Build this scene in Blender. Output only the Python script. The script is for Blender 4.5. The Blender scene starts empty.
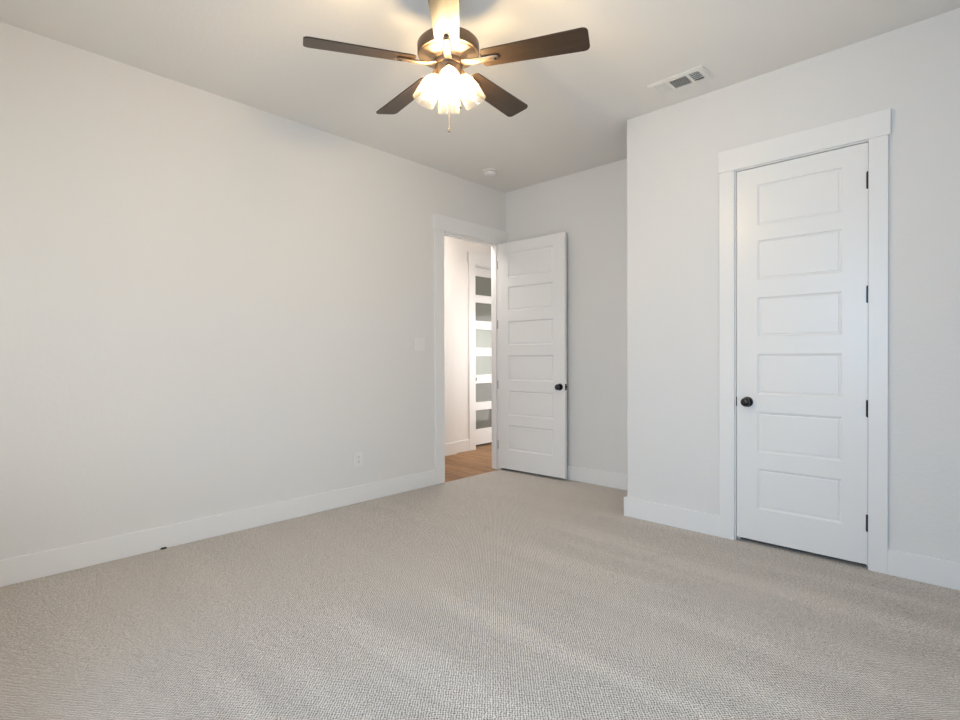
import bpy, bmesh, math, random
from mathutils import Vector, Matrix
random.seed(4)
S = bpy.context.scene
COL = S.collection
PI = math.pi

# ------------------------------------------------------------------ camera
YAW, PITCH, ROLL = 0.76028, -0.00596, -0.00308
cd = bpy.data.cameras.new('camera'); cam = bpy.data.objects.new('camera', cd); COL.objects.link(cam)
cd.sensor_fit = 'HORIZONTAL'; cd.sensor_width = 36.0; cd.lens = 530.49 / 960 * 36.0
cd.clip_start = 0.02
_s, _c = math.sin(YAW), math.cos(YAW)
_F = Vector((-_s*math.cos(PITCH), _c*math.cos(PITCH), math.sin(PITCH)))
_R = Vector((_c, _s, 0)); _U = _R.cross(_F)
_R2 = _R*math.cos(ROLL) + _U*math.sin(ROLL); _U2 = -_R*math.sin(ROLL) + _U*math.cos(ROLL)
cam.matrix_world = Matrix(((_R2.x, _U2.x, -_F.x, 0), (_R2.y, _U2.y, -_F.y, 0), (_R2.z, _U2.z, -_F.z, 1.2), (0, 0, 0, 1)))
S.camera = cam

# ------------------------------------------------------------------ world, lights, exposure
S.view_settings.view_transform = 'Standard'; S.view_settings.look = 'None'
S.view_settings.gamma = 1.0; S.view_settings.use_curve_mapping = False
S.view_settings.exposure = 0.0
W = bpy.data.worlds.new('world'); S.world = W; W.use_nodes = True
bg = W.node_tree.nodes['Background']; bg.inputs[0].default_value = (0.90, 0.95, 0.95, 1); bg.inputs[1].default_value = 0.3

def area(name, loc, target, sx, sy, power, color, spread=PI):
    l = bpy.data.lights.new(name, 'AREA'); l.shape = 'RECTANGLE'; l.size = sx; l.size_y = sy
    l.energy = power; l.color = color; l.spread = spread
    o = bpy.data.objects.new(name, l); COL.objects.link(o); o.location = loc
    o.rotation_euler = (Vector(target) - Vector(loc)).to_track_quat('-Z', 'Y').to_euler()
    return o
# daylight outside the two bedroom windows, the study window, the hall's ceiling light, and added fill lamps
area('daylight_rear_sky', (-0.7, -0.95, 1.75), (-0.7, 1.0, 1.5), 1.2, 1.9, 94, (0.38, 0.65, 1.0))
area('rear_warm_fill', (-2.1, -0.95, 1.75), (-2.2, 1.0, 1.6), 1.2, 1.9, 19, (1.0, 0.80, 0.58))  # added warm fill through the rear window, no known source
area('daylight_right_sky', (0.95, 1.8, 1.75), (-1.2, 1.8, 1.4), 1.2, 1.9, 18, (0.8, 0.88, 1.0))
area('right_ceiling_fill', (0.95, 1.3, 1.0), (-1.2, 1.3, 2.3), 2.0, 1.2, 22, (1.0, 0.90, 0.78))  # added upward fill to brighten the ceiling
area('alcove_fill', (-4.02, 3.9, 2.90), (-2.3, 4.0, 0), 0.4, 0.8, 28, (1.0, 0.93, 0.86))  # added fill aimed through the doorway at the alcove carpet
area('hall_light_far', (-4.25, 5.9, 2.92), (-4.25, 5.9, 0), 0.5, 0.8, 2, (1.0, 0.93, 0.86))
area('hall_fill', (-3.92, 5.3, 1.0), (-4.8, 5.0, 0.75), 2.0, 1.7, 27, (1.0, 0.98, 0.97))  # added fill evening out the hall, no window built there
area('daylight_study', (-9.0, 8.1, 1.35), (-7.0, 8.1, 1.2), 2.2, 1.2, 60, (1.0, 1.0, 0.97))
BULB = 490.0

# ------------------------------------------------------------------ materials
def mat(name):
    m = bpy.data.materials.new(name); m.use_nodes = True
    nt = m.node_tree; return m, nt, nt.nodes['Principled BSDF']
def N(nt, kind, **kw):
    n = nt.nodes.new(kind)
    for k, v in kw.items(): setattr(n, k, v)
    return n
def simple(name, col, rough=0.5, metal=0.0, spec=0.5, bump=None):
    m, nt, b = mat(name)
    b.inputs['Base Color'].default_value = (*col, 1); b.inputs['Roughness'].default_value = rough
    b.inputs['Metallic'].default_value = metal; b.inputs['Specular IOR Level'].default_value = spec
    if bump:
        tc = N(nt, 'ShaderNodeTexCoord'); nz = N(nt, 'ShaderNodeTexNoise'); bp = N(nt, 'ShaderNodeBump')
        nz.inputs['Scale'].default_value = bump[0]; nz.inputs['Detail'].default_value = 3
        bp.inputs['Strength'].default_value = bump[1]; bp.inputs['Distance'].default_value = bump[2]
        nt.links.new(tc.outputs['Object'], nz.inputs['Vector']); nt.links.new(nz.outputs['Fac'], bp.inputs['Height'])
        nt.links.new(bp.outputs['Normal'], b.inputs['Normal'])
    return m
M_wall = simple('wall_paint', (0.78, 0.76, 0.735), 0.85, spec=0.25, bump=(55, 0.25, 0.004))
M_ceil = simple('ceiling_paint', (0.82, 0.795, 0.76), 0.9, spec=0.2, bump=(45, 0.3, 0.004))
M_trim = simple('trim_paint', (0.845, 0.83, 0.81), 0.35, spec=0.45)
M_door = simple('door_paint', (0.84, 0.825, 0.805), 0.32, spec=0.5)
M_hallwall = simple('hall_wall_paint', (0.84, 0.81, 0.785), 0.8, spec=0.25)
M_black = simple('black_bronze', (0.008, 0.008, 0.010), 0.08, 0.0, 0.6)
M_nickel = simple('satin_nickel', (0.42, 0.40, 0.38), 0.35, 1.0)
M_bronze = simple('brushed_bronze', (0.36, 0.26, 0.18), 0.38, 0.9)
M_darkbronze = simple('dark_bronze', (0.24, 0.165, 0.11), 0.36, 0.8)
M_plastic = simple('white_plastic', (0.82, 0.80, 0.77), 0.4)
M_vent = simple('vent_paint', (0.80, 0.78, 0.74), 0.45)
M_dark = simple('duct_dark', (0.03, 0.028, 0.026), 0.9)
M_chain = simple('chain_metal', (0.10, 0.085, 0.07), 0.6)
M_slot = simple('slot_dark', (0.06, 0.055, 0.05), 0.7)
M_scrap = simple('black_scrap', (0.012, 0.01, 0.01), 0.6)
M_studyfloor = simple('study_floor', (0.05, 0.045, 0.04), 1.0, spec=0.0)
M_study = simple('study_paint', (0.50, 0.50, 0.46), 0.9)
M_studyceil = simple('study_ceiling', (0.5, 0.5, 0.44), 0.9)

def carpet_material():
    m, nt, b = mat('loop_carpet')
    b.inputs['Roughness'].default_value = 1.0; b.inputs['Specular IOR Level'].default_value = 0.05
    L = nt.links.new
    tc = N(nt, 'ShaderNodeTexCoord')
    # wobble the rows a little
    nz = N(nt, 'ShaderNodeTexNoise'); nz.inputs['Scale'].default_value = 62; nz.inputs['Detail'].default_value = 2
    L(tc.outputs['Object'], nz.inputs['Vector'])
    wob = N(nt, 'ShaderNodeMixRGB', blend_type='LINEAR_LIGHT'); wob.inputs[0].default_value = 0.0075
    L(tc.outputs['Object'], wob.inputs[1]); L(nz.outputs['Color'], wob.inputs[2])
    # loops in staggered rows
    sep = N(nt, 'ShaderNodeSeparateXYZ'); L(wob.outputs[0], sep.inputs[0])
    def math_(op, a, bb=None):
        n = N(nt, 'ShaderNodeMath', operation=op)
        for i, x in enumerate((a, bb)):
            if x is None: continue
            if isinstance(x, (int, float)): n.inputs[i].default_value = x
            else: L(x, n.inputs[i])
        return n.outputs[0]
    P = 2*PI/0.0125
    sx = math_('SINE', math_('MULTIPLY', sep.outputs[0], P))
    sy = math_('SINE', math_('MULTIPLY', sep.outputs[1], P*0.9))
    cell = math_('MULTIPLY', sx, sy)                      # -1..1 checker of loops
    fine = N(nt, 'ShaderNodeTexNoise'); fine.inputs['Scale'].default_value = 220; fine.inputs['Detail'].default_value = 2
    L(tc.outputs['Object'], fine.inputs['Vector'])
    h = math_('ADD', math_('MULTIPLY', cell, 0.95), math_('MULTIPLY', fine.outputs['Fac'], 1.3))   # about .15 .. 1.15
    ramp = N(nt, 'ShaderNodeValToRGB'); L(h, ramp.inputs[0])
    e = ramp.color_ramp.elements
    e[0].position = 0.12; e[0].color = (0.17, 0.15, 0.13, 1)
    e[1].position = 0.95; e[1].color = (0.80, 0.745, 0.69, 1)
    k = e.new(0.5); k.color = (0.61, 0.555, 0.50, 1)
    # vacuum strokes: long strips of pile laid the other way, along x, fading out past the room's middle
    mp = N(nt, 'ShaderNodeMapping'); mp.inputs['Scale'].default_value = (0.38, 5.2, 1); L(tc.outputs['Object'], mp.inputs['Vector'])
    st = N(nt, 'ShaderNodeTexNoise'); st.inputs['Scale'].default_value = 1.0; st.inputs['Detail'].default_value = 3; st.inputs['Roughness'].default_value = 0.55
    L(mp.outputs[0], st.inputs['Vector'])
    sr = N(nt, 'ShaderNodeMapRange'); sr.inputs[1].default_value = 0.42; sr.inputs[2].default_value = 0.6
    sr.inputs[3].default_value = -1; sr.inputs[4].default_value = 1; L(st.outputs['Fac'], sr.inputs[0])
    mk = N(nt, 'ShaderNodeMapRange', interpolation_type='SMOOTHSTEP'); mk.inputs[1].default_value = -2.35; mk.inputs[2].default_value = -1.9
    mk.inputs[3].default_value = 0.25; mk.inputs[4].default_value = 1.0; L(sep.outputs[0], mk.inputs[0])
    amt = math_('ADD', math_('MULTIPLY', math_('MULTIPLY', sr.outputs[0], mk.outputs[0]), 0.055), 1.0)
    # coarser mottling of the yarn, and a few scuffed spots where feet pressed the pile
    mo = N(nt, 'ShaderNodeTexNoise'); mo.inputs['Scale'].default_value = 75; mo.inputs['Detail'].default_value = 3; mo.inputs['Roughness'].default_value = 0.7
    L(tc.outputs['Object'], mo.inputs['Vector'])
    amt = math_('ADD', amt, math_('MULTIPLY', math_('SUBTRACT', mo.outputs['Fac'], 0.5), 0.95))
    ft = N(nt, 'ShaderNodeTexNoise'); ft.inputs['Scale'].default_value = 4.2; ft.inputs['Detail'].default_value = 2; ft.inputs['Distortion'].default_value = 0.8
    L(tc.outputs['Object'], ft.inputs['Vector'])
    fm = N(nt, 'ShaderNodeMapRange'); fm.inputs[1].default_value = 0.62; fm.inputs[2].default_value = 0.72; fm.inputs[3].default_value = 0; fm.inputs[4].default_value = -0.07
    L(ft.outputs['Fac'], fm.inputs[0])
    fy = N(nt, 'ShaderNodeMapRange'); fy.inputs[1].default_value = 1.8; fy.inputs[2].default_value = 2.8; L(sep.outputs[1], fy.inputs[0])
    amt = math_('ADD', amt, math_('MULTIPLY', fm.outputs[0], fy.outputs[0]))
    sc = N(nt, 'ShaderNodeVectorMath', operation='SCALE'); L(ramp.outputs[0], sc.inputs[0]); L(amt, sc.inputs['Scale'])
    L(sc.outputs[0], b.inputs['Base Color'])
    bp = N(nt, 'ShaderNodeBump'); bp.inputs['Strength'].default_value = 0.5; bp.inputs['Distance'].default_value = 0.004
    L(h, bp.inputs['Height']); L(bp.outputs['Normal'], b.inputs['Normal'])
    return m
M_carpet = carpet_material()

def wood_floor_material():
    m, nt, b = mat('hall_planks'); L = nt.links.new
    b.inputs['Roughness'].default_value = 0.55; b.inputs['Specular IOR Level'].default_value = 0.3
    tc = N(nt, 'ShaderNodeTexCoord')
    br = N(nt, 'ShaderNodeTexBrick'); br.inputs['Scale'].default_value = 1.0
    br.inputs['Brick Width'].default_value = 1.2; br.inputs['Row Height'].default_value = 0.17
    br.inputs['Mortar Size'].default_value = 0.002; br.inputs['Color1'].default_value = (0.40, 0.225, 0.105, 1)
    br.inputs['Color2'].default_value = (0.28, 0.15, 0.072, 1); br.inputs['Mortar'].default_value = (0.10, 0.05, 0.025, 1)
    L(tc.outputs['Object'], br.inputs['Vector'])
    mp = N(nt, 'ShaderNodeMapping'); mp.inputs['Scale'].default_value = (3, 38, 1); L(tc.outputs['Object'], mp.inputs['Vector'])
    nz = N(nt, 'ShaderNodeTexNoise'); nz.inputs['Scale'].default_value = 1.0; nz.inputs['Detail'].default_value = 5; nz.inputs['Distortion'].default_value = 1.2
    L(mp.outputs[0], nz.inputs['Vector'])
    rp = N(nt, 'ShaderNodeValToRGB'); rp.color_ramp.elements[0].position = 0.35; rp.color_ramp.elements[0].color = (0.62, 0.60, 0.58, 1)
    rp.color_ramp.elements[1].position = 0.62; rp.color_ramp.elements[1].color = (1.15, 1.15, 1.15, 1); L(nz.outputs['Fac'], rp.inputs[0])
    mx = N(nt, 'ShaderNodeMixRGB', blend_type='MULTIPLY'); mx.inputs[0].default_value = 0.9
    L(br.outputs['Color'], mx.inputs[1]); L(rp.outputs[0], mx.inputs[2]); L(mx.outputs[0], b.inputs['Base Color'])
    return m
M_plank = wood_floor_material()

def blade_material():
    m, nt, b = mat('blade_walnut'); L = nt.links.new
    b.inputs['Roughness'].default_value = 0.36; b.inputs['Specular IOR Level'].default_value = 0.4
    tc = N(nt, 'ShaderNodeTexCoord'); mp = N(nt, 'ShaderNodeMapping'); mp.inputs['Scale'].default_value = (4, 60, 4)
    L(tc.outputs['Object'], mp.inputs['Vector'])
    nz = N(nt, 'ShaderNodeTexNoise'); nz.inputs['Scale'].default_value = 1; nz.inputs['Detail'].default_value = 4; L(mp.outputs[0], nz.inputs['Vector'])
    rp = N(nt, 'ShaderNodeValToRGB'); rp.color_ramp.elements[0].color = (0.024, 0.015, 0.009, 1); rp.color_ramp.elements[1].color = (0.066, 0.042, 0.026, 1)
    L(nz.outputs['Fac'], rp.inputs[0]); L(rp.outputs[0], b.inputs['Base Color'])
    return m
M_blade = blade_material()

def glass_thin(name, tint, haze, hazecol, bump=0.0, rough=0.05, rim=0.0):
    # thin pane: mostly see-through, a fresnel reflection and a little white haze
    m = bpy.data.materials.new(name); m.use_nodes = True; nt = m.node_tree; nt.nodes.clear(); L = nt.links.new
    out = N(nt, 'ShaderNodeOutputMaterial'); tr = N(nt, 'ShaderNodeBsdfTransparent'); tr.inputs[0].default_value = (*tint, 1)
    df = N(nt, 'ShaderNodeBsdfDiffuse'); df.inputs[0].default_value = (*hazecol, 1)
    tl = N(nt, 'ShaderNodeBsdfTranslucent'); tl.inputs[0].default_value = (*hazecol, 1)
    hz = N(nt, 'ShaderNodeMixShader'); hz.inputs[0].default_value = 0.5; L(df.outputs[0], hz.inputs[1]); L(tl.outputs[0], hz.inputs[2])
    m1 = N(nt, 'ShaderNodeMixShader'); m1.inputs[0].default_value = haze; L(tr.outputs[0], m1.inputs[1]); L(hz.outputs[0], m1.inputs[2])
    gl = N(nt, 'ShaderNodeBsdfGlossy'); gl.inputs['Roughness'].default_value = rough
    lw = N(nt, 'ShaderNodeLayerWeight'); pw = N(nt, 'ShaderNodeMath', operation='POWER'); pw.inputs[1].default_value = 4.0; L(lw.outputs['Facing'], pw.inputs[0])
    fr = N(nt, 'ShaderNodeMath', operation='MULTIPLY_ADD'); fr.inputs[1].default_value = 0.7; fr.inputs[2].default_value = 0.04; L(pw.outputs[0], fr.inputs[0])
    m2 = N(nt, 'ShaderNodeMixShader'); L(fr.outputs[0], m2.inputs[0]); L(m1.outputs[0], m2.inputs[1]); L(gl.outputs[0], m2.inputs[2])
    if bump:
        tc = N(nt, 'ShaderNodeTexCoord'); vo = N(nt, 'ShaderNodeTexVoronoi'); vo.inputs['Scale'].default_value = 90
        L(tc.outputs['Object'], vo.inputs['Vector'])
        bp = N(nt, 'ShaderNodeBump'); bp.inputs['Strength'].default_value = bump; bp.inputs['Distance'].default_value = 0.003
        L(vo.outputs['Distance'], bp.inputs['Height'])
        for n in (gl, df, tl): L(bp.outputs['Normal'], n.inputs['Normal'])
    if rim:   # extra haze at grazing angles, imitating light caught in the glass edge
        rp = N(nt, 'ShaderNodeMath', operation='POWER'); rp.inputs[1].default_value = 2.0; L(lw.outputs['Facing'], rp.inputs[0])
        ra = N(nt, 'ShaderNodeMath', operation='MULTIPLY_ADD'); ra.inputs[1].default_value = rim; ra.inputs[2].default_value = haze
        L(rp.outputs[0], ra.inputs[0]); L(ra.outputs[0], m1.inputs[0])
    L(m2.outputs[0], out.inputs[0]); return m
M_pane = glass_thin('window_glass', (0.97, 0.98, 0.97), 0.0, (1, 1, 1))
M_frost = glass_thin('frosted_glass', (0.97, 0.97, 0.95), 0.6, (0.89, 0.90, 0.87))
M_lite = glass_thin('door_glass', (0.89, 0.90, 0.885), 0.38, (0.66, 0.66, 0.60), rough=0.02)  # grey haze in the panes stands in for ambient light
M_shade = glass_thin('seeded_glass', (0.975, 0.97, 0.955), 0.013, (0.95, 0.93, 0.9), bump=0.4, rough=0.02, rim=0.11)

def emitter(name, col, strength):
    m = bpy.data.materials.new(name); m.use_nodes = True; nt = m.node_tree; nt.nodes.clear()
    out = N(nt, 'ShaderNodeOutputMaterial'); em = N(nt, 'ShaderNodeEmission')
    em.inputs[0].default_value = (*col, 1); em.inputs[1].default_value = strength
    nt.links.new(em.outputs[0], out.inputs[0]); return m
M_bulb = emitter('lit_bulb', (1.0, 0.73, 0.40), BULB)

# ------------------------------------------------------------------ mesh helpers
def obj(name, bm, m, parent=None, smooth=False, loc=None):
    bmesh.ops.recalc_face_normals(bm, faces=bm.faces)
    me = bpy.data.meshes.new(name); bm.to_mesh(me); bm.free()
    o = bpy.data.objects.new(name, me); COL.objects.link(o); me.materials.append(m)
    if smooth:
        for p in me.polygons: p.use_smooth = True
        try: me.set_sharp_from_angle(angle=math.radians(40))
        except Exception: pass
    if parent: o.parent = parent
    if loc: o.location = loc
    return o
def empty(name, loc=(0, 0, 0), rz=0.0):
    o = bpy.data.objects.new(name, None); COL.objects.link(o); o.location = loc; o.rotation_euler = (0, 0, rz); o.empty_display_size = 0.1
    return o
def tag(o, label, cat, kind=None, group=None):
    o['label'] = label; o['category'] = cat
    if kind: o['kind'] = kind
    if group: o['group'] = group
    return o
def box(bm, a, b, bev=0.0, mtx=None):
    vs = [bm.verts.new(Vector((x, y, z))) for x in (a[0], b[0]) for y in (a[1], b[1]) for z in (a[2], b[2])]
    fs = [bm.faces.new([vs[i] for i in q]) for q in ((0, 1, 3, 2), (4, 6, 7, 5), (0, 4, 5, 1), (2, 3, 7, 6), (0, 2, 6, 4), (1, 5, 7, 3))]
    geo = vs
    if bev:
        es = list({e for f in fs for e in f.edges})
        r = bmesh.ops.bevel(bm, geom=es, offset=bev, segments=2, profile=0.5, affect='EDGES')
        geo = list({v for f in r['faces'] for v in f.verts} | {v for v in vs if v.is_valid})
    if mtx is not None: bmesh.ops.transform(bm, matrix=mtx, verts=[v for v in geo if v.is_valid])
    return geo
def boxes(*ab, bev=0.0):
    bm = bmesh.new()
    for a, b in ab: box(bm, a, b, bev)
    return bm
def lathe(bm, prof, n=32, mtx=None, caps=True):
    rings = []
    for r, z in prof:
        rings.append([bm.verts.new((r*math.cos(2*PI*i/n), r*math.sin(2*PI*i/n), z)) for i in range(n)])
    for A, B in zip(rings, rings[1:]):
        for i in range(n): bm.faces.new((A[i], A[(i+1) % n], B[(i+1) % n], B[i]))
    if caps:
        for r in (rings[0], rings[-1]): bm.faces.new(r)
    vs = [v for r in rings for v in r]
    if mtx is not None: bmesh.ops.transform(bm, matrix=mtx, verts=vs)
    return vs
def tube(bm, pts, r, n=10):
    pts = [Vector(p) for p in pts]; rings = []
    for i, p in enumerate(pts):
        d = (pts[min(i+1, len(pts)-1)] - pts[max(i-1, 0)]).normalized()
        a = d.orthogonal().normalized(); b = d.cross(a)
        rr = r[i] if isinstance(r, (list, tuple)) else r
        rings.append([bm.verts.new(p + rr*(a*math.cos(2*PI*k/n) + b*math.sin(2*PI*k/n))) for k in range(n)])
    for A, B in zip(rings, rings[1:]):
        best = min(range(n), key=lambda s: (A[0].co - B[s].co).length)
        for k in range(n): bm.faces.new((A[k], A[(k+1) % n], B[(k+1+best) % n], B[(k+best) % n]))
    bm.faces.new(rings[0]); bm.faces.new(rings[-1])
def sphere_prof(r, z0, z1=None, n=10, squash=1.0):
    return [(max(0.0005, r*math.sin(PI*i/n)), z0 - r*squash*math.cos(PI*i/n)) for i in range(n+1)]
def ROT(v, to):   # rotation taking +z to direction `to`
    return Vector((0, 0, 1)).rotation_difference(Vector(to)).to_matrix().to_4x4()

# ------------------------------------------------------------------ room dimensions (metres, floor at z = 0)
XL, YC, YB, XC, H = -3.751, 3.654, 4.353, -1.953, 2.970
XR, YR = 0.35, -0.35
HW = -4.81            # far wall of the hall
BB, BT = 0.1397, 0.017
TH = 0.114
DZ0, DZ1 = 0.025, 2.394     # door leaf bottom and top
JZ = 2.399                  # underside of head jamb
CZ, CZT = 2.406, 2.545      # head casing

# ------------------------------------------------------------------ structure
t = obj('floor', boxes(((XL+0.016, YR, -0.03), (XR, YB, 0.0))), M_carpet)
tag(t, 'beige loop-pile carpet covering the whole bedroom floor', 'carpet floor', 'structure')
t = obj('floor_hall', boxes(((-5.02, 1.6, -0.05), (XL+0.016, 7.4, -0.008))), M_plank)
tag(t, 'brown wood plank floor of the hall through the doorway', 'wood floor', 'structure')
t = obj('ceiling', boxes(((-5.1, -0.6, H), (0.6, 7.5, H+0.1))), M_ceil)
tag(t, 'flat off-white painted ceiling over the bedroom', 'ceiling', 'structure')

OY0, OY1 = 3.424, 4.258     # rough opening of the doorway to the hall
t = obj('wall_left', boxes(((XL-TH, YR-0.12, -0.05), (XL, OY0, H)), ((XL-TH, OY0, 2.41), (XL, OY1, H)), ((XL-TH, OY1, -0.05), (XL, 7.4, H))), M_wall)
tag(t, 'long bare off-white wall on the left with the doorway at its far end', 'wall', 'structure')
t = obj('wall_back', boxes(((XL, YB, -0.05), (XR+0.12, YB+TH, H))), M_wall)
tag(t, 'off-white back wall of the alcove behind the open door', 'wall', 'structure')
CX0, CX1 = -1.186, -0.457   # rough opening of the closet
bm = bmesh.new()
def wall_L():
    # plan outline of the closet front with a rounded outside corner
    pts = []
    r = 0.014
    for i in range(7):
        a = PI + (PI/2)*i/6
        pts.append((XC + r + r*math.cos(a), YC + r + r*math.sin(a)))
    return [(XC, YB)] + pts + [(CX0, YC), (CX0, YC+TH), (XC+TH, YC+TH), (XC+TH, YB)]
def prism(bm, pts, z0, z1):
    lo = [bm.verts.new((x, y, z0)) for x, y in pts]; hi = [bm.verts.new((x, y, z1)) for x, y in pts]
    n = len(pts)
    for i in range(n): bm.faces.new((lo[i], lo[(i+1) % n], hi[(i+1) % n], hi[i]))
    bm.faces.new(lo[::-1]); bm.faces.new(hi)
prism(bm, wall_L(), -0.05, H)
box(bm, (CX0, YC, 2.414), (CX1, YC+TH, H)); box(bm, (CX1, YC, -0.05), (XR, YC+TH, H))
t = obj('wall_closet', bm, M_wall)
tag(t, 'off-white closet wall jutting forward on the right, around the closed door', 'wall', 'structure')

# bedroom walls behind the camera with their windows
WX0, WX1, WZ0, WZ1 = -3.4, -0.2, 0.7, 2.35
t = obj('wall_rear', boxes(((XL, YR-0.12, -0.05), (WX0, YR, H)), ((WX1, YR-0.12, -0.05), (XR+0.12, YR, H)),
        ((WX0, YR-0.12, -0.05), (WX1, YR, WZ0)), ((WX0, YR-0.12, WZ1), (WX1, YR, H))), M_wall)
tag(t, 'off-white wall behind the camera with a wide window', 'wall', 'structure')
VY0, VY1 = 0.3, 2.3
t = obj('wall_right', boxes(((XR, YR, -0.05), (XR+0.12, VY0, H)), ((XR, VY1, -0.05), (XR+0.12, YB, H)),
        ((XR, VY0, -0.05), (XR+0.12, VY1, WZ0)), ((XR, VY0, WZ1), (XR+0.12, VY1, H))), M_wall)
tag(t, 'off-white wall right of the camera with a wide window', 'wall', 'structure')
def window(name, along, o0, o1, face, label):
    w = empty(name); tag(w, label, 'window', 'structure')
    def bx(u0, u1, d0, d1, z0, z1):
        return ((u0, face+d0, z0), (u1, face+d1, z1)) if along == 'x' else ((face-d1, u0, z0), (face-d0, u1, z1))
    f = 0.05; mid = (o0+o1)/2
    L_ = [bx(o0, o0+f, -0.09, -0.03, WZ0, WZ1), bx(o1-f, o1, -0.09, -0.03, WZ0, WZ1), bx(o0+f, o1-f, -0.09, -0.03, WZ0, WZ0+f),
          bx(o0+f, o1-f, -0.09, -0.03, WZ1-f, WZ1), bx(mid-0.03, mid+0.03, -0.09, -0.03, WZ0+f, WZ1-f)]
    obj('window_frame', boxes(*L_), M_trim, w)
    obj('window_sill', boxes(bx(o0-0.05, o1+0.05, 0.0, 0.03, WZ0-0.03, WZ0-0.002), bev=0.003), M_trim, w)
    obj('glass_pane', boxes(bx(o0+f, mid-0.03, -0.063, -0.058, WZ0+f, WZ1-f)), M_pane, w)
    obj('glass_pane', boxes(bx(mid+0.03, o1-f, -0.063, -0.058, WZ0+f, WZ1-f)), M_pane, w)
window('window_1', 'x', WX0, WX1, YR, 'wide white-framed window in the wall behind the camera')
window('window_2', 'y', VY0, VY1, XR, 'wide white-framed window in the right-hand wall')

# hall and the study beyond it
HY0, HY1 = 4.945, 5.785     # opening of the glazed door
t = obj('wall_hall', boxes(((HW-0.14, 1.6, -0.05), (HW, HY0, H)), ((HW-0.14, HY0, 2.41), (HW, HY1, H)), ((HW-0.14, HY1, -0.05), (HW, 7.4, H)),
        ((HW, 1.6, -0.05), (HW+0.043, 4.557, H))), M_hallwall)
tag(t, 'white hall wall with a slight step, through the doorway', 'wall', 'structure')
t = obj('wall_hall_end', boxes(((HW-0.14, 7.4, -0.05), (XL, 7.5, H))), M_hallwall)
tag(t, 'end wall of the hall hidden behind the open door', 'wall', 'structure')
t = obj('wall_hall_near', boxes(((HW-0.14, 1.5, -0.05), (XL-TH, 1.6, H))), M_hallwall)
tag(t, 'near end wall of the hall hidden behind the left wall', 'wall', 'structure')
SX = -8.2
SW0, SW1 = 6.9, 9.2
t = obj('wall_study', boxes(((SX-0.1, 3.9, -0.05), (SX, SW0, 2.75)), ((SX-0.1, SW1, -0.05), (SX, 10.0, 2.75)), ((SX-0.1, SW0, -0.05), (SX, SW1, 0.72)), ((SX-0.1, SW0, 1.86), (SX, SW1, 2.75)),
        ((SX-0.1, 10.0, -0.05), (HW-0.14, 10.1, 2.75)), ((SX-0.1, 3.8, -0.05), (HW-0.14, 3.9, 2.75)), ((HW-0.24, 7.5, -0.05), (HW-0.14, 10.0, 2.75))), M_study)
tag(t, 'dim grey wall of the room seen through the glazed hall door', 'wall', 'structure')
t = obj('ceiling_study', boxes(((SX-0.1, 3.8, 2.75), (HW-0.14, 10.1, 2.85))), M_studyceil)
tag(t, 'dim ceiling of the room behind the glazed hall door', 'ceiling', 'structure')
t = obj('floor_study', boxes(((SX-0.1, 3.8, -0.05), (-5.02, 10.1, -0.008))), M_studyfloor)
tag(t, 'dim floor of the room behind the glazed hall door', 'floor', 'structure')
w = empty('window_3'); tag(w, 'bright window seen through the glass of the hall door', 'window', 'structure')
obj('window_frame', boxes(((SX-0.08, SW0, 0.72), (SX-0.02, SW1, 0.78)), ((SX-0.08, SW0, 1.80), (SX-0.02, SW1, 1.86)), ((SX-0.08, SW0, 0.78), (SX-0.02, SW0+0.06, 1.80)),
    ((SX-0.08, SW1-0.06, 0.78), (SX-0.02, SW1, 1.80)), ((SX-0.08, 8.02, 0.78), (SX-0.02, 8.08, 1.80))), M_trim, w)
obj('glass_pane', boxes(((SX-0.052, SW0+0.06, 0.78), (SX-0.047, SW1-0.06, 1.80))), M_frost, w)

# baseboards
def baseboard(name, segs, label, m=M_trim):
    bm = bmesh.new()
    for a, b in segs: box(bm, a, b, 0.0025)
    return tag(obj(name, bm, m), label, 'baseboard', 'structure')
baseboard('baseboard_left', [((XL, YR, 0), (XL+BT, 3.321, BB))], 'white baseboard along the foot of the long left wall')
baseboard('baseboard_back', [((XL+0.02, YB-BT, 0), (XC-BT, YB, BB))], 'white baseboard under the alcove back wall behind the open door')
bm = bmesh.new(); r = 0.004
prism(bm, [(XC-BT, YB), (XC-BT, YC-BT+r), (XC-BT+r*0.3, YC-BT+r*0.3), (XC-BT+r, YC-BT), (-1.271, YC-BT), (-1.271, YC), (XC+0.014, YC), (XC+0.004, YC+0.004), (XC, YC+0.014), (XC, YB)], 0, BB)
bmesh.ops.bevel(bm, geom=[e for e in bm.edges if all(v.co.z > BB-1e-4 for v in e.verts)], offset=0.002, segments=2, affect='EDGES')
box(bm, (-0.382, YC-BT, 0), (XR, YC, BB), 0.0025)
tag(obj('baseboard_closet', bm, M_trim), 'white baseboard along the closet wall either side of its door', 'baseboard', 'structure')
baseboard('baseboard_hall', [((HW, 4.557, -0.008), (HW+0.015, 4.842, BB)), ((HW+0.043, 1.6, -0.008), (HW+0.058, 4.572, BB))], 'white baseboard of the hall wall beyond the doorway')

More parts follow.
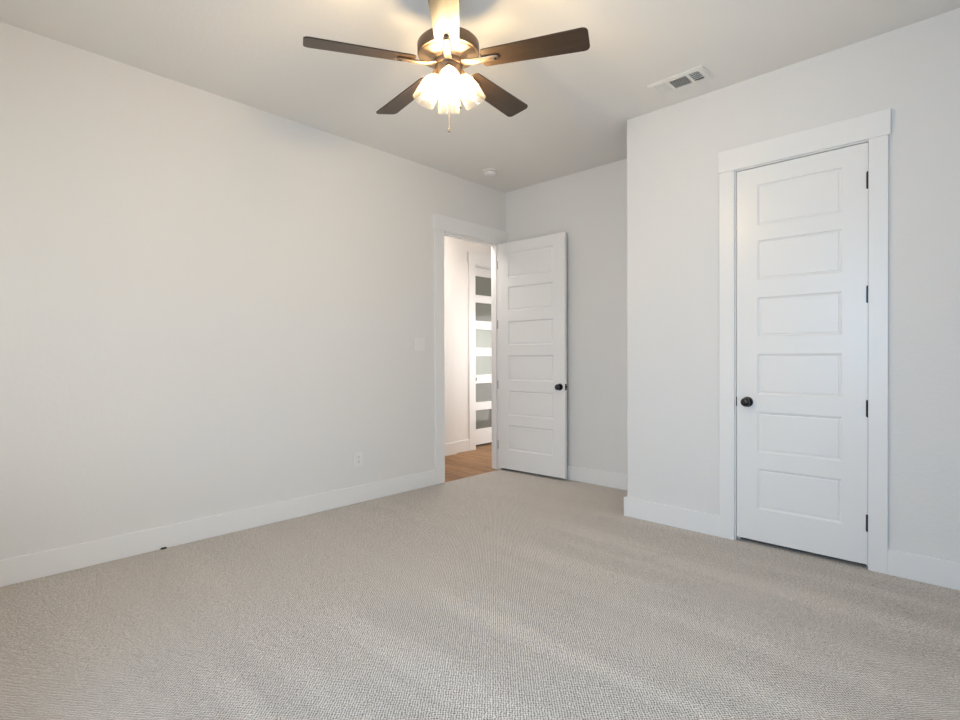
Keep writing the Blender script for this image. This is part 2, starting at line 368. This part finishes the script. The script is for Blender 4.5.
# door surrounds
w = empty('trim_1'); tag(w, 'white flat casing framing the closed closet door', 'door casing', 'structure')
y0, y1 = YC-0.018, YC
obj('side_casing', boxes(((-1.271, y0, 0), (-1.180, y1, CZ)), bev=0.002), M_trim, w)
obj('side_casing', boxes(((-0.470, y0, 0), (-0.382, y1, CZ)), bev=0.002), M_trim, w)
obj('head_casing', boxes(((-1.278, YC-0.022, CZ), (-0.371, y1, CZT)), bev=0.002), M_trim, w)
obj('jamb', boxes(((-1.186, YC-0.001, -0.02), (-1.173, YC+TH, JZ)), ((-0.4705, YC-0.001, -0.02), (-0.457, YC+TH, JZ)), ((-1.186, YC-0.001, JZ), (-0.457, YC+TH, 2.414)),
    ((-1.173, YC+0.042, -0.02), (-1.160, YC+0.075, JZ)), ((-0.483, YC+0.042, -0.02), (-0.4705, YC+0.075, JZ)), ((-1.160, YC+0.042, JZ-0.012), (-0.483, YC+0.075, JZ))), M_trim, w)
w = empty('trim_2'); tag(w, 'white flat casing framing the doorway to the hall', 'door casing', 'structure')
x0, x1 = XL, XL+0.018
obj('side_casing', boxes(((x0, 3.321, 0), (x1, 3.435, CZ)), bev=0.002), M_trim, w)
obj('side_casing', boxes(((x0, 4.262, 0), (x1, YB-0.001, CZ)), bev=0.002), M_trim, w)
obj('head_casing', boxes(((x0, 3.310, CZ), (XL+0.022, YB-0.001, CZT)), bev=0.002), M_trim, w)
J0, J1 = 3.441, 4.254
obj('jamb', boxes(((XL-TH, OY0, -0.02), (XL+0.001, J0, JZ)), ((XL-TH, J1, -0.02), (XL+0.001, OY1+0.006, JZ)), ((XL-TH, OY0, JZ), (XL+0.001, OY1+0.006, 2.41)),
    ((XL-0.085, J0, -0.02), (XL-0.042, J0+0.012, JZ)), ((XL-0.085, J1-0.012, -0.02), (XL-0.042, J1, JZ)), ((XL-0.085, J0+0.012, JZ-0.012), (XL-0.042, J1-0.012, JZ))), M_trim, w)
obj('hall_casing', boxes(((XL-TH-0.018, 3.33, -0.008), (XL-TH, 3.43, CZ)), ((XL-TH-0.018, 4.262, -0.008), (XL-TH, 4.362, CZ)), ((XL-TH-0.02, 3.32, CZ), (XL-TH, 4.372, CZT)), bev=0.002), M_trim, w)
w = empty('trim_3'); tag(w, 'white casing framing the glazed door across the hall', 'door casing', 'structure')
x0, x1 = HW, HW+0.018
obj('side_casing', boxes(((x0, 4.842, -0.008), (x1, 4.958, CZ)), bev=0.002), M_trim, w)
obj('side_casing', boxes(((x0, 5.772, -0.008), (x1, 5.872, CZ)), bev=0.002), M_trim, w)
obj('head_casing', boxes(((x0, 4.826, CZ), (HW+0.024, 5.884, CZT)), bev=0.002), M_trim, w)
obj('jamb', boxes(((HW-0.14, HY0, -0.03), (HW+0.001, 4.963, JZ)), ((HW-0.14, 5.767, -0.03), (HW+0.001, HY1, JZ)), ((HW-0.14, HY0, JZ), (HW+0.001, HY1, 2.41))), M_trim, w)

# ------------------------------------------------------------------ doors
PANELS = [(0.228, 0.486), (0.589, 0.846), (0.956, 1.213), (1.322, 1.570), (1.681, 1.930), (2.026, 2.284)]
def door_leaf(Wd, sl, sr, thick=0.035, glazed=False):
    """leaf from x=0..Wd, y=-thick (front) .. 0 (back), z=DZ0..DZ1; six panels one above the other"""
    bm = bmesh.new()
    xs = [0.0, sl, Wd-sr, Wd]
    zs = [DZ0] + [z for p in PANELS for z in p] + [DZ1]
    def q(*c): bm.faces.new([bm.verts.new(p) for p in c])
    for yf, s in ((-thick, 1), (0.0, -1)):
        for i in range(3):
            for j in range(len(zs)-1):
                a, b, c, d = xs[i], xs[i+1], zs[j], zs[j+1]
                if i == 1 and j % 2 == 1:
                    if glazed:
                        ym = -thick/2
                        rings = [(0, 0), (0.003, 0.008), (0.003, thick/2)]
                    else: rings = [(0, 0), (0.002, 0.006), (0.012, 0.010), (0.016, 0.010), (0.018, 0.006), (0.0245, 0.0055)]
                    for (o0, e0), (o1, e1) in zip(rings, rings[1:]):
                        A = [(a+o0, yf+s*e0, c+o0), (b-o0, yf+s*e0, c+o0), (b-o0, yf+s*e0, d-o0), (a+o0, yf+s*e0, d-o0)]
                        B = [(a+o1, yf+s*e1, c+o1), (b-o1, yf+s*e1, c+o1), (b-o1, yf+s*e1, d-o1), (a+o1, yf+s*e1, d-o1)]
                        for k in range(4): q(A[k], A[(k+1) % 4], B[(k+1) % 4], B[k])
                    if not glazed:
                        o, e = rings[-1]; q((a+o, yf+s*e, c+o), (b-o, yf+s*e, c+o), (b-o, yf+s*e, d-o), (a+o, yf+s*e, d-o))
                else: q((a, yf, c), (b, yf, c), (b, yf, d), (a, yf, d))
    for j in range(len(zs)-1):
        for x in (0.0, Wd): q((x, -thick, zs[j]), (x, 0, zs[j]), (x, 0, zs[j+1]), (x, -thick, zs[j+1]))
    for i in range(3):
        for z in (DZ0, DZ1): q((xs[i], -thick, z), (xs[i+1], -thick, z), (xs[i+1], 0, z), (xs[i], 0, z))
    bmesh.ops.remove_doubles(bm, verts=bm.verts, dist=1e-5)
    return bm
def knob(parent, x, z, yf, s, m=M_black):
    """round door knob on the face at y=yf, pointing along s*y"""
    k = bmesh.new()
    T = Matrix.Translation((x, yf, z)) @ ROT(None, (0, s, 0))
    lathe(k, [(0.010, 0.008), (0.0095, 0.022), (0.012, 0.027), (0.020, 0.031), (0.0265, 0.038), (0.0285, 0.046), (0.0265, 0.054), (0.019, 0.060), (0.009, 0.0625), (0.001, 0.063)], 32, T)
    o = obj('knob', k, m, parent, True)
    k = bmesh.new(); lathe(k, [(0.033, 0.0), (0.033, 0.004), (0.030, 0.008), (0.012, 0.0105), (0.004, 0.011)], 32, T)
    obj('rosette', k, m, o, True)
HZ = (0.26, 0.903, 1.544, 2.182)

# closet door, closed: hinges on the right, a gap to the jamb all round
d = empty('door_1', (-1.1695, YC+0.036, 0)); tag(d, 'closed white six-panel closet door with black knob on its left', 'door', 'structure')
Wd = 0.6955
obj('door_leaf', door_leaf(Wd, 0.1255, 0.122), M_door, d)
knob(d, 0.067, 0.906, -0.035, -1); knob(d, 0.067, 0.906, 0.0, 1)
obj('latch_plate', boxes(((-0.0032, -0.037, 0.876), (0.002, -0.006, 0.936)), bev=0.0008), M_black, d)
for z in HZ:
    b_ = bmesh.new()
    lathe(b_, [(0.0035, z-0.049), (0.0075, z-0.047), (0.0075, z+0.047), (0.0035, z+0.049)], 16, Matrix.Translation((Wd+0.0012, -0.040, 0)))
    box(b_, (Wd-0.0085, -0.0362, z-0.045), (Wd+0.001, -0.0345, z+0.045)); box(b_, (Wd+0.001, -0.0385, z-0.045), (Wd+0.004, -0.01, z+0.045))
    obj('hinge', b_, M_black, d, True)
# the door to the hall, swung a little past square against the alcove's back wall
d = empty('door_2', (XL+0.004, 4.2535, 0), math.radians(2.3)); tag(d, 'white six-panel door standing open in the alcove', 'door', 'structure')
Wd = 0.824
leaf = door_leaf(Wd, 0.132, 0.132); bmesh.ops.translate(leaf, vec=(0.003, -0.001, 0), verts=leaf.verts)
obj('door_leaf', leaf, M_door, d)
knob(d, Wd-0.052, 0.906, -0.036, -1); knob(d, Wd-0.052, 0.906, -0.001, 1)
obj('latch_plate', boxes(((Wd+0.001, -0.032, 0.876), (Wd+0.0042, -0.006, 0.936)), ((Wd+0.003, -0.024, 0.897), (Wd+0.012, -0.012, 0.915)), bev=0.0008), M_black, d)
for z in HZ:
    b_ = bmesh.new()
    lathe(b_, [(0.003, z-0.047), (0.0065, z-0.045), (0.0065, z+0.045), (0.003, z+0.047)], 14, Matrix.Translation((0.001, 0.002, 0)))
    box(b_, (-0.036, -0.0055, z-0.045), (-0.0005, -0.0005, z+0.045), 0.0006, Matrix.Rotation(-math.radians(2.3), 4, 'Z'))
    box(b_, (0.0008, -0.034, z-0.045), (0.0032, -0.002, z+0.045))
    obj('hinge', b_, M_nickel, d, True)
# glazed door across the hall, set back in its wall
d = empty('door_3', (HW-0.14, 4.966, 0), PI/2); tag(d, 'white glazed door with six stacked panes across the hall', 'door', 'structure')
Wd = 0.798; th = 0.04
obj('door_leaf', door_leaf(Wd, 0.105, 0.105, th, True), M_trim, d)
for a, b in PANELS:
    obj('glass_pane', boxes(((0.107, -th/2-0.003, a+0.002), (Wd-0.107, -th/2+0.003, b-0.002))), M_lite, d)
knob(d, 0.052, 0.906, -th, -1, M_black)

# ------------------------------------------------------------------ wall plates
def plate(name, label, cat, y, z, w_, h_, loc_x=XL):
    p = empty(name, (XL, y, z)); tag(p, label, cat)
    obj('cover_plate', boxes(((0.0, -w_/2, -h_/2), (0.008, w_/2, h_/2)), bev=0.0018), M_plastic, p)
    return p
sw = plate('light_switch', 'white two-gang light switch on the left wall beside the doorway', 'light switch', 3.140, 1.318, 0.118, 0.117)
for s in (-0.023, 0.023):
    b_ = bmesh.new(); box(b_, (0.004, s-0.0165, -0.033), (0.0105, s+0.0165, 0.033), 0.001, Matrix.Translation((0.0065, 0, 0)) @ Matrix.Rotation(0.075, 4, 'Y') @ Matrix.Translation((-0.0065, 0, 0)))
    obj('rocker', b_, M_plastic, sw)
    for zz in (-0.048, 0.048):
        b_ = bmesh.new(); lathe(b_, [(0.003, 0.0075), (0.003, 0.0086), (0.0012, 0.009)], 12, Matrix.Translation((0, s, zz)) @ ROT(None, (1, 0, 0))); obj('screw', b_, M_plastic, sw)
ou = plate('wall_outlet', 'white duplex power outlet low on the left wall', 'power outlet', 2.478, 0.356, 0.075, 0.118)
for zz in (-0.0195, 0.0195):
    rc = obj('socket', boxes(((0.006, -0.0165, zz-0.0145), (0.0097, 0.0165, zz+0.0145)), bev=0.0012), M_plastic, ou)
    obj('slot', boxes(((0.0094, -0.008, zz-0.001), (0.0101, -0.0055, zz+0.008)), ((0.0094, 0.0055, zz-0.001), (0.0101, 0.008, zz+0.007)), ((0.0094, -0.0025, zz-0.010), (0.0101, 0.0025, zz-0.005))), M_slot, rc)
b_ = bmesh.new(); lathe(b_, [(0.003, 0.0075), (0.003, 0.0086), (0.0012, 0.009)], 12, ROT(None, (1, 0, 0))); obj('screw', b_, M_plastic, ou)

# ------------------------------------------------------------------ smoke detector
sd = empty('smoke_detector', (-3.415, 3.735, H)); tag(sd, 'small round white smoke detector on the ceiling above the doorway', 'smoke detector')
b_ = bmesh.new(); lathe(b_, [(0.066, 0.0), (0.066, -0.010), (0.060, -0.013)], 40); obj('mounting_plate', b_, M_plastic, sd, True)
b_ = bmesh.new(); lathe(b_, [(0.050, -0.0165), (0.058, -0.0168), (0.058, -0.027), (0.052, -0.036), (0.040, -0.043), (0.02, -0.045), (0.001, -0.0455)], 40); cvr = obj('cover', b_, M_plastic, sd, True)
b_ = bmesh.new(); lathe(b_, [(0.012, -0.044), (0.012, -0.047), (0.009, -0.048), (0.001, -0.048)], 20, Matrix.Translation((0.02, -0.01, 0))); obj('test_button', b_, M_plastic, cvr, True)
b_ = bmesh.new(); lathe(b_, [(0.0562, -0.0125), (0.0562, -0.0172)], 40); obj('shadow_gap', b_, M_slot, cvr, True)  # dark ring whose colour stands in for shade between plate and cover

# ------------------------------------------------------------------ ceiling register
vt = empty('ceiling_vent', (-1.425, 3.370, H)); tag(vt, 'rectangular white three-way air vent on the ceiling near the closet wall', 'air vent')
LX, LY = 0.178, 0.092
secs = [(-0.140, -0.066), (-0.048, 0.062), (0.080, 0.142)]
IY = 0.058
bm = bmesh.new()
zb = -0.011
xcuts = [-LX+0.012] + [x for s in secs for x in s] + [LX-0.012]
for i in range(0, len(xcuts), 2): box(bm, (xcuts[i], -IY, zb), (xcuts[i+1], IY, zb+0.004))
box(bm, (-LX+0.012, -LY+0.012, zb), (LX-0.012, -IY, zb+0.004)); box(bm, (-LX+0.012, IY, zb), (LX-0.012, LY-0.012, zb+0.004))
for (a, b, c, d_) in ((-LX, -LY, LX, -LY+0.012), (-LX, LY-0.012, LX, LY), (-LX, -LY+0.012, -LX+0.012, LY-0.012), (LX-0.012, -LY+0.012, LX, LY-0.012)):
    box(bm, (a, b, -0.0075), (c, d_, 0.0))
obj('frame', bm, M_vent, vt)
obj('duct', boxes(((-0.145, -0.062, -0.002), (0.146, 0.062, -0.0005))), M_dark, vt)
a, b = secs[0]; n = 6
for k in range(n):
    x = a + (b-a)*(k+0.5)/n; bm = bmesh.new()
    box(bm, (-0.0055, -IY, -0.0006), (0.0055, IY, 0.0006), 0, Matrix.Translation((x, 0, zb+0.003)) @ Matrix.Rotation(math.radians(-24), 4, 'Y')); obj('louver', bm, M_vent, vt)
a, b = secs[1]; n = 8
for k in range(n):
    y = -IY + 2*IY*(k+0.5)/n; bm = bmesh.new()
    box(bm, (a, -0.0085, -0.0006), (b, 0.0085, 0.0006), 0, Matrix.Translation(((0), y, zb+0.005)) @ Matrix.Rotation(math.radians(40), 4, 'X')); obj('louver', bm, M_vent, vt)
a, b = secs[2]; n = 5
for k in range(n):
    x = a + (b-a)*(k+0.5)/n; bm = bmesh.new()
    box(bm, (-0.006, -IY, -0.0006), (0.006, IY, 0.0006), 0, Matrix.Translation((x, 0, zb+0.004)) @ Matrix.Rotation(math.radians(50), 4, 'Y')); obj('louver', bm, M_vent, vt)
bm = bmesh.new()
for k in range(4):
    y = -IY + 2*IY*(k+1)/5; box(bm, (a, y-0.002, zb+0.0035), (b, y+0.002, zb+0.009))
obj('damper_bars', bm, M_vent, vt)

# ------------------------------------------------------------------ dark scrap at the baseboard
bm = bmesh.new(); tube(bm, [(0, -0.017, 0.006), (0.002, -0.006, 0.0075), (0.001, 0.006, 0.0075), (0.004, 0.017, 0.006)], [0.0045, 0.006, 0.006, 0.004], 8)
tag(obj('plastic_scrap', bm, M_scrap, None, True, (XL+BT+0.009, 1.035, 0.0)), 'tiny black scrap lying on the carpet against the left baseboard', 'scrap')

# ------------------------------------------------------------------ ceiling fan
FX, FY, FZ = -1.8624, 1.7468, 2.6014
fan = empty('ceiling_fan', (FX, FY, FZ)); tag(fan, 'dark brown five-blade ceiling fan with four lit glass shades', 'ceiling fan')
tilt = Vector((0.00526, -0.03026, 1)).normalized()
fan.rotation_euler = Vector((0, 0, 1)).rotation_difference(tilt).to_euler()
top = H - FZ
b_ = bmesh.new(); lathe(b_, [(0.012, 0.17), (0.012, top-0.03)], 20); obj('downrod', b_, M_darkbronze, fan, True)
b_ = bmesh.new(); lathe(b_, [(0.07, top+0.002), (0.07, top-0.02), (0.062, top-0.045), (0.03, top-0.062), (0.02, top-0.066)], 40); obj('canopy', b_, M_darkbronze, fan, True)
b_ = bmesh.new(); lathe(b_, [(0.02, 0.165), (0.05, 0.15), (0.10, 0.125), (0.134, 0.105), (0.143, 0.096), (0.1465, 0.092), (0.1475, 0.090), (0.1475, 0.046), (0.145, 0.042), (0.138, 0.040)], 56)
mot = obj('motor_housing', b_, M_darkbronze, fan, True)
b_ = bmesh.new(); lathe(b_, [(0.138, 0.040), (0.133, 0.036), (0.095, 0.030), (0.082, 0.026), (0.076, 0.018), (0.070, 0.012)], 56)
obj('bottom_plate', b_, M_bronze, mot, True)
b_ = bmesh.new(); lathe(b_, [(0.066, 0.016), (0.070, 0.012), (0.070, -0.004), (0.066, -0.010), (0.058, -0.012)], 40); obj('flywheel', b_, M_darkbronze, fan, True)
b_ = bmesh.new(); lathe(b_, [(0.058, -0.008), (0.061, -0.012), (0.061, -0.020), (0.060, -0.024), (0.060, -0.066), (0.056, -0.072), (0.048, -0.075), (0.044, -0.084), (0.030, -0.092), (0.012, -0.098), (0.008, -0.110), (0.001, -0.113)], 40)
hub = obj('light_fitter', b_, M_bronze, fan, True)
# blades
def blade_mesh():
    bm = bmesh.new(); pts = []
    r0, r1, w0, w1 = 0.165, 0.662, 0.054, 0.0675
    def corner(cx, cy, r, a0, a1, n=6):
        return [(cx + r*math.cos(a0+(a1-a0)*i/n), cy + r*math.sin(a0+(a1-a0)*i/n)) for i in range(n+1)]
    rt = 0.026; rr = 0.018
    pts += corner(r0+rr, -w0+rr, rr, PI*1.5, PI, 4)[::-1]
    pts += corner(r1-rt, -w1+rt, rt, -PI/2, 0)
    pts += corner(r1-rt, w1-rt, rt, 0, PI/2)
    pts += corner(r0+rr, w0-rr, rr, PI/2, PI, 4)
    lo = [bm.verts.new((x, y, -0.003)) for x, y in pts]; hi = [bm.verts.new((x, y, 0.003)) for x, y in pts]
    n = len(pts)
    for i in range(n): bm.faces.new((lo[i], lo[(i+1) % n], hi[(i+1) % n], hi[i]))
    bm.faces.new(lo[::-1]); bm.faces.new(hi)
    return bm
PITCHB = math.radians(-12)
AZ0 = -0.79302
def arm_mesh():
    bm = bmesh.new()
    # tapered rounded bar from the flywheel out under the blade
    st = [(0.055, 0.002, 0.019, 0.009), (0.085, -0.005, 0.019, 0.009), (0.12, -0.010, 0.018, 0.008), (0.16, -0.011, 0.017, 0.008), (0.205, -0.0095, 0.0165, 0.007), (0.232, -0.0085, 0.0155, 0.0065), (0.245, -0.0075, 0.010, 0.004)]
    n = 12; rings = []
    for x, z, w, h in st:
        rings.append([bm.verts.new((x, w*math.cos(2*PI*k/n), z + h*math.sin(2*PI*k/n))) for k in range(n)])
    for A, B in zip(rings, rings[1:]):
        for k in range(n): bm.faces.new((A[k], A[(k+1) % n], B[(k+1) % n], B[k]))
    bm.faces.new(rings[0]); bm.faces.new(rings[-1])
    # flat plate the blade is screwed to
    box(bm, (0.172, -0.030, 0.0032), (0.225, 0.030, 0.0065), 0.0012)
    return bm
def screw_mesh():
    bm = bmesh.new(); lathe(bm, [(0.007, -0.0135), (0.007, -0.0165), (0.003, -0.0175), (0.0005, -0.018)], 12, Matrix.Translation((0.232, 0, 0))); return bm
protoB = protoA = protoS = None
for k in range(5):
    rot = Matrix.Rotation(AZ0 + 2*PI*k/5, 4, 'Z') @ Matrix.Rotation(PITCHB, 4, 'X')
    if k == 0:
        B = protoB = obj('blade', blade_mesh(), M_blade, fan); A = protoA = obj('blade_bracket', arm_mesh(), M_bronze, fan, True); Sx = protoS = obj('screw', screw_mesh(), M_black, A, True)
    else:
        B = protoB.copy(); COL.objects.link(B); A = protoA.copy(); COL.objects.link(A); Sx = protoS.copy(); COL.objects.link(Sx); Sx.parent = A
    B.parent = fan; A.parent = fan; B.matrix_local = rot; A.matrix_local = rot
# lamp arms, glass shades and bulbs: two across the view, one towards and one away from the camera corner
SH_AZ = math.atan2(-FY, -FX)
def shade_mesh():
    bm = bmesh.new()
    outer = [(0.021, 0.0), (0.024, -0.006), (0.033, -0.018), (0.042, -0.036), (0.048, -0.058), (0.0515, -0.085), (0.0535, -0.115), (0.0545, -0.140), (0.0555, -0.143)]
    prof = outer + [(r-0.0025, z) for r, z in outer[::-1]]
    lathe(bm, prof, 36, None, False)
    return bm
def holder_mesh():
    bm = bmesh.new()
    lathe(bm, [(0.010, 0.030), (0.019, 0.022), (0.024, 0.010), (0.0255, -0.002), (0.0255, -0.009), (0.018, -0.011), (0.014, -0.030), (0.010, -0.031)], 28)
    return bm
def bulb_mesh():
    bm = bmesh.new()
    lathe(bm, [(0.011, -0.030), (0.0115, -0.038), (0.015, -0.048), (0.0185, -0.060), (0.0192, -0.070), (0.0165, -0.081), (0.010, -0.088), (0.0005, -0.0905)], 24)
    return bm
pS = None
for k in range(4):
    a = SH_AZ + PI/2*k + 0.02
    tl_ = math.radians(28.5)
    neck = Vector((0.057*math.cos(a), 0.057*math.sin(a), -0.052))
    axis_up = Vector((-math.sin(tl_)*math.cos(a), -math.sin(tl_)*math.sin(a), math.cos(tl_)))
    mtx = Matrix.Translation(neck) @ ROT(None, axis_up)
    if k == 0:
        pH = obj('lamp_holder', holder_mesh(), M_bronze, fan, True); pS = obj('lamp_shade', shade_mesh(), M_shade, fan, True); pB = obj('bulb', bulb_mesh(), M_bulb, fan, True)
        pS['label'] = 'clear seeded glass bell shade'; pB['label'] = 'glowing warm white bulb'
        tri = (pH, pS, pB)
    else:
        tri = tuple(o.copy() for o in (pH, pS, pB))
        for o in tri: COL.objects.link(o)
    for o in tri: o.parent = fan; o.matrix_local = mtx
# pull chains
right = Vector((_R.x, _R.y, 0)); toward = Vector((-FX, -FY, 0)).normalized()
for off, zend in ((right*0.052 + toward*0.030, -0.222), (right*-0.004 - toward*0.045, -0.305)):
    b_ = bmesh.new(); tube(b_, [(off.x, off.y, -0.045), (off.x, off.y, zend+0.03)], 0.0011, 6)
    pc = obj('pull_chain', b_, M_chain, fan)
    b_ = bmesh.new(); lathe(b_, [(0.001, 0.032), (0.003, 0.028), (0.0032, 0.018), (0.0055, 0.010), (0.0055, 0.004), (0.002, 0.0)], 12, Matrix.Translation((off.x, off.y, zend)))
    obj('pendant', b_, M_chain, pc, True)
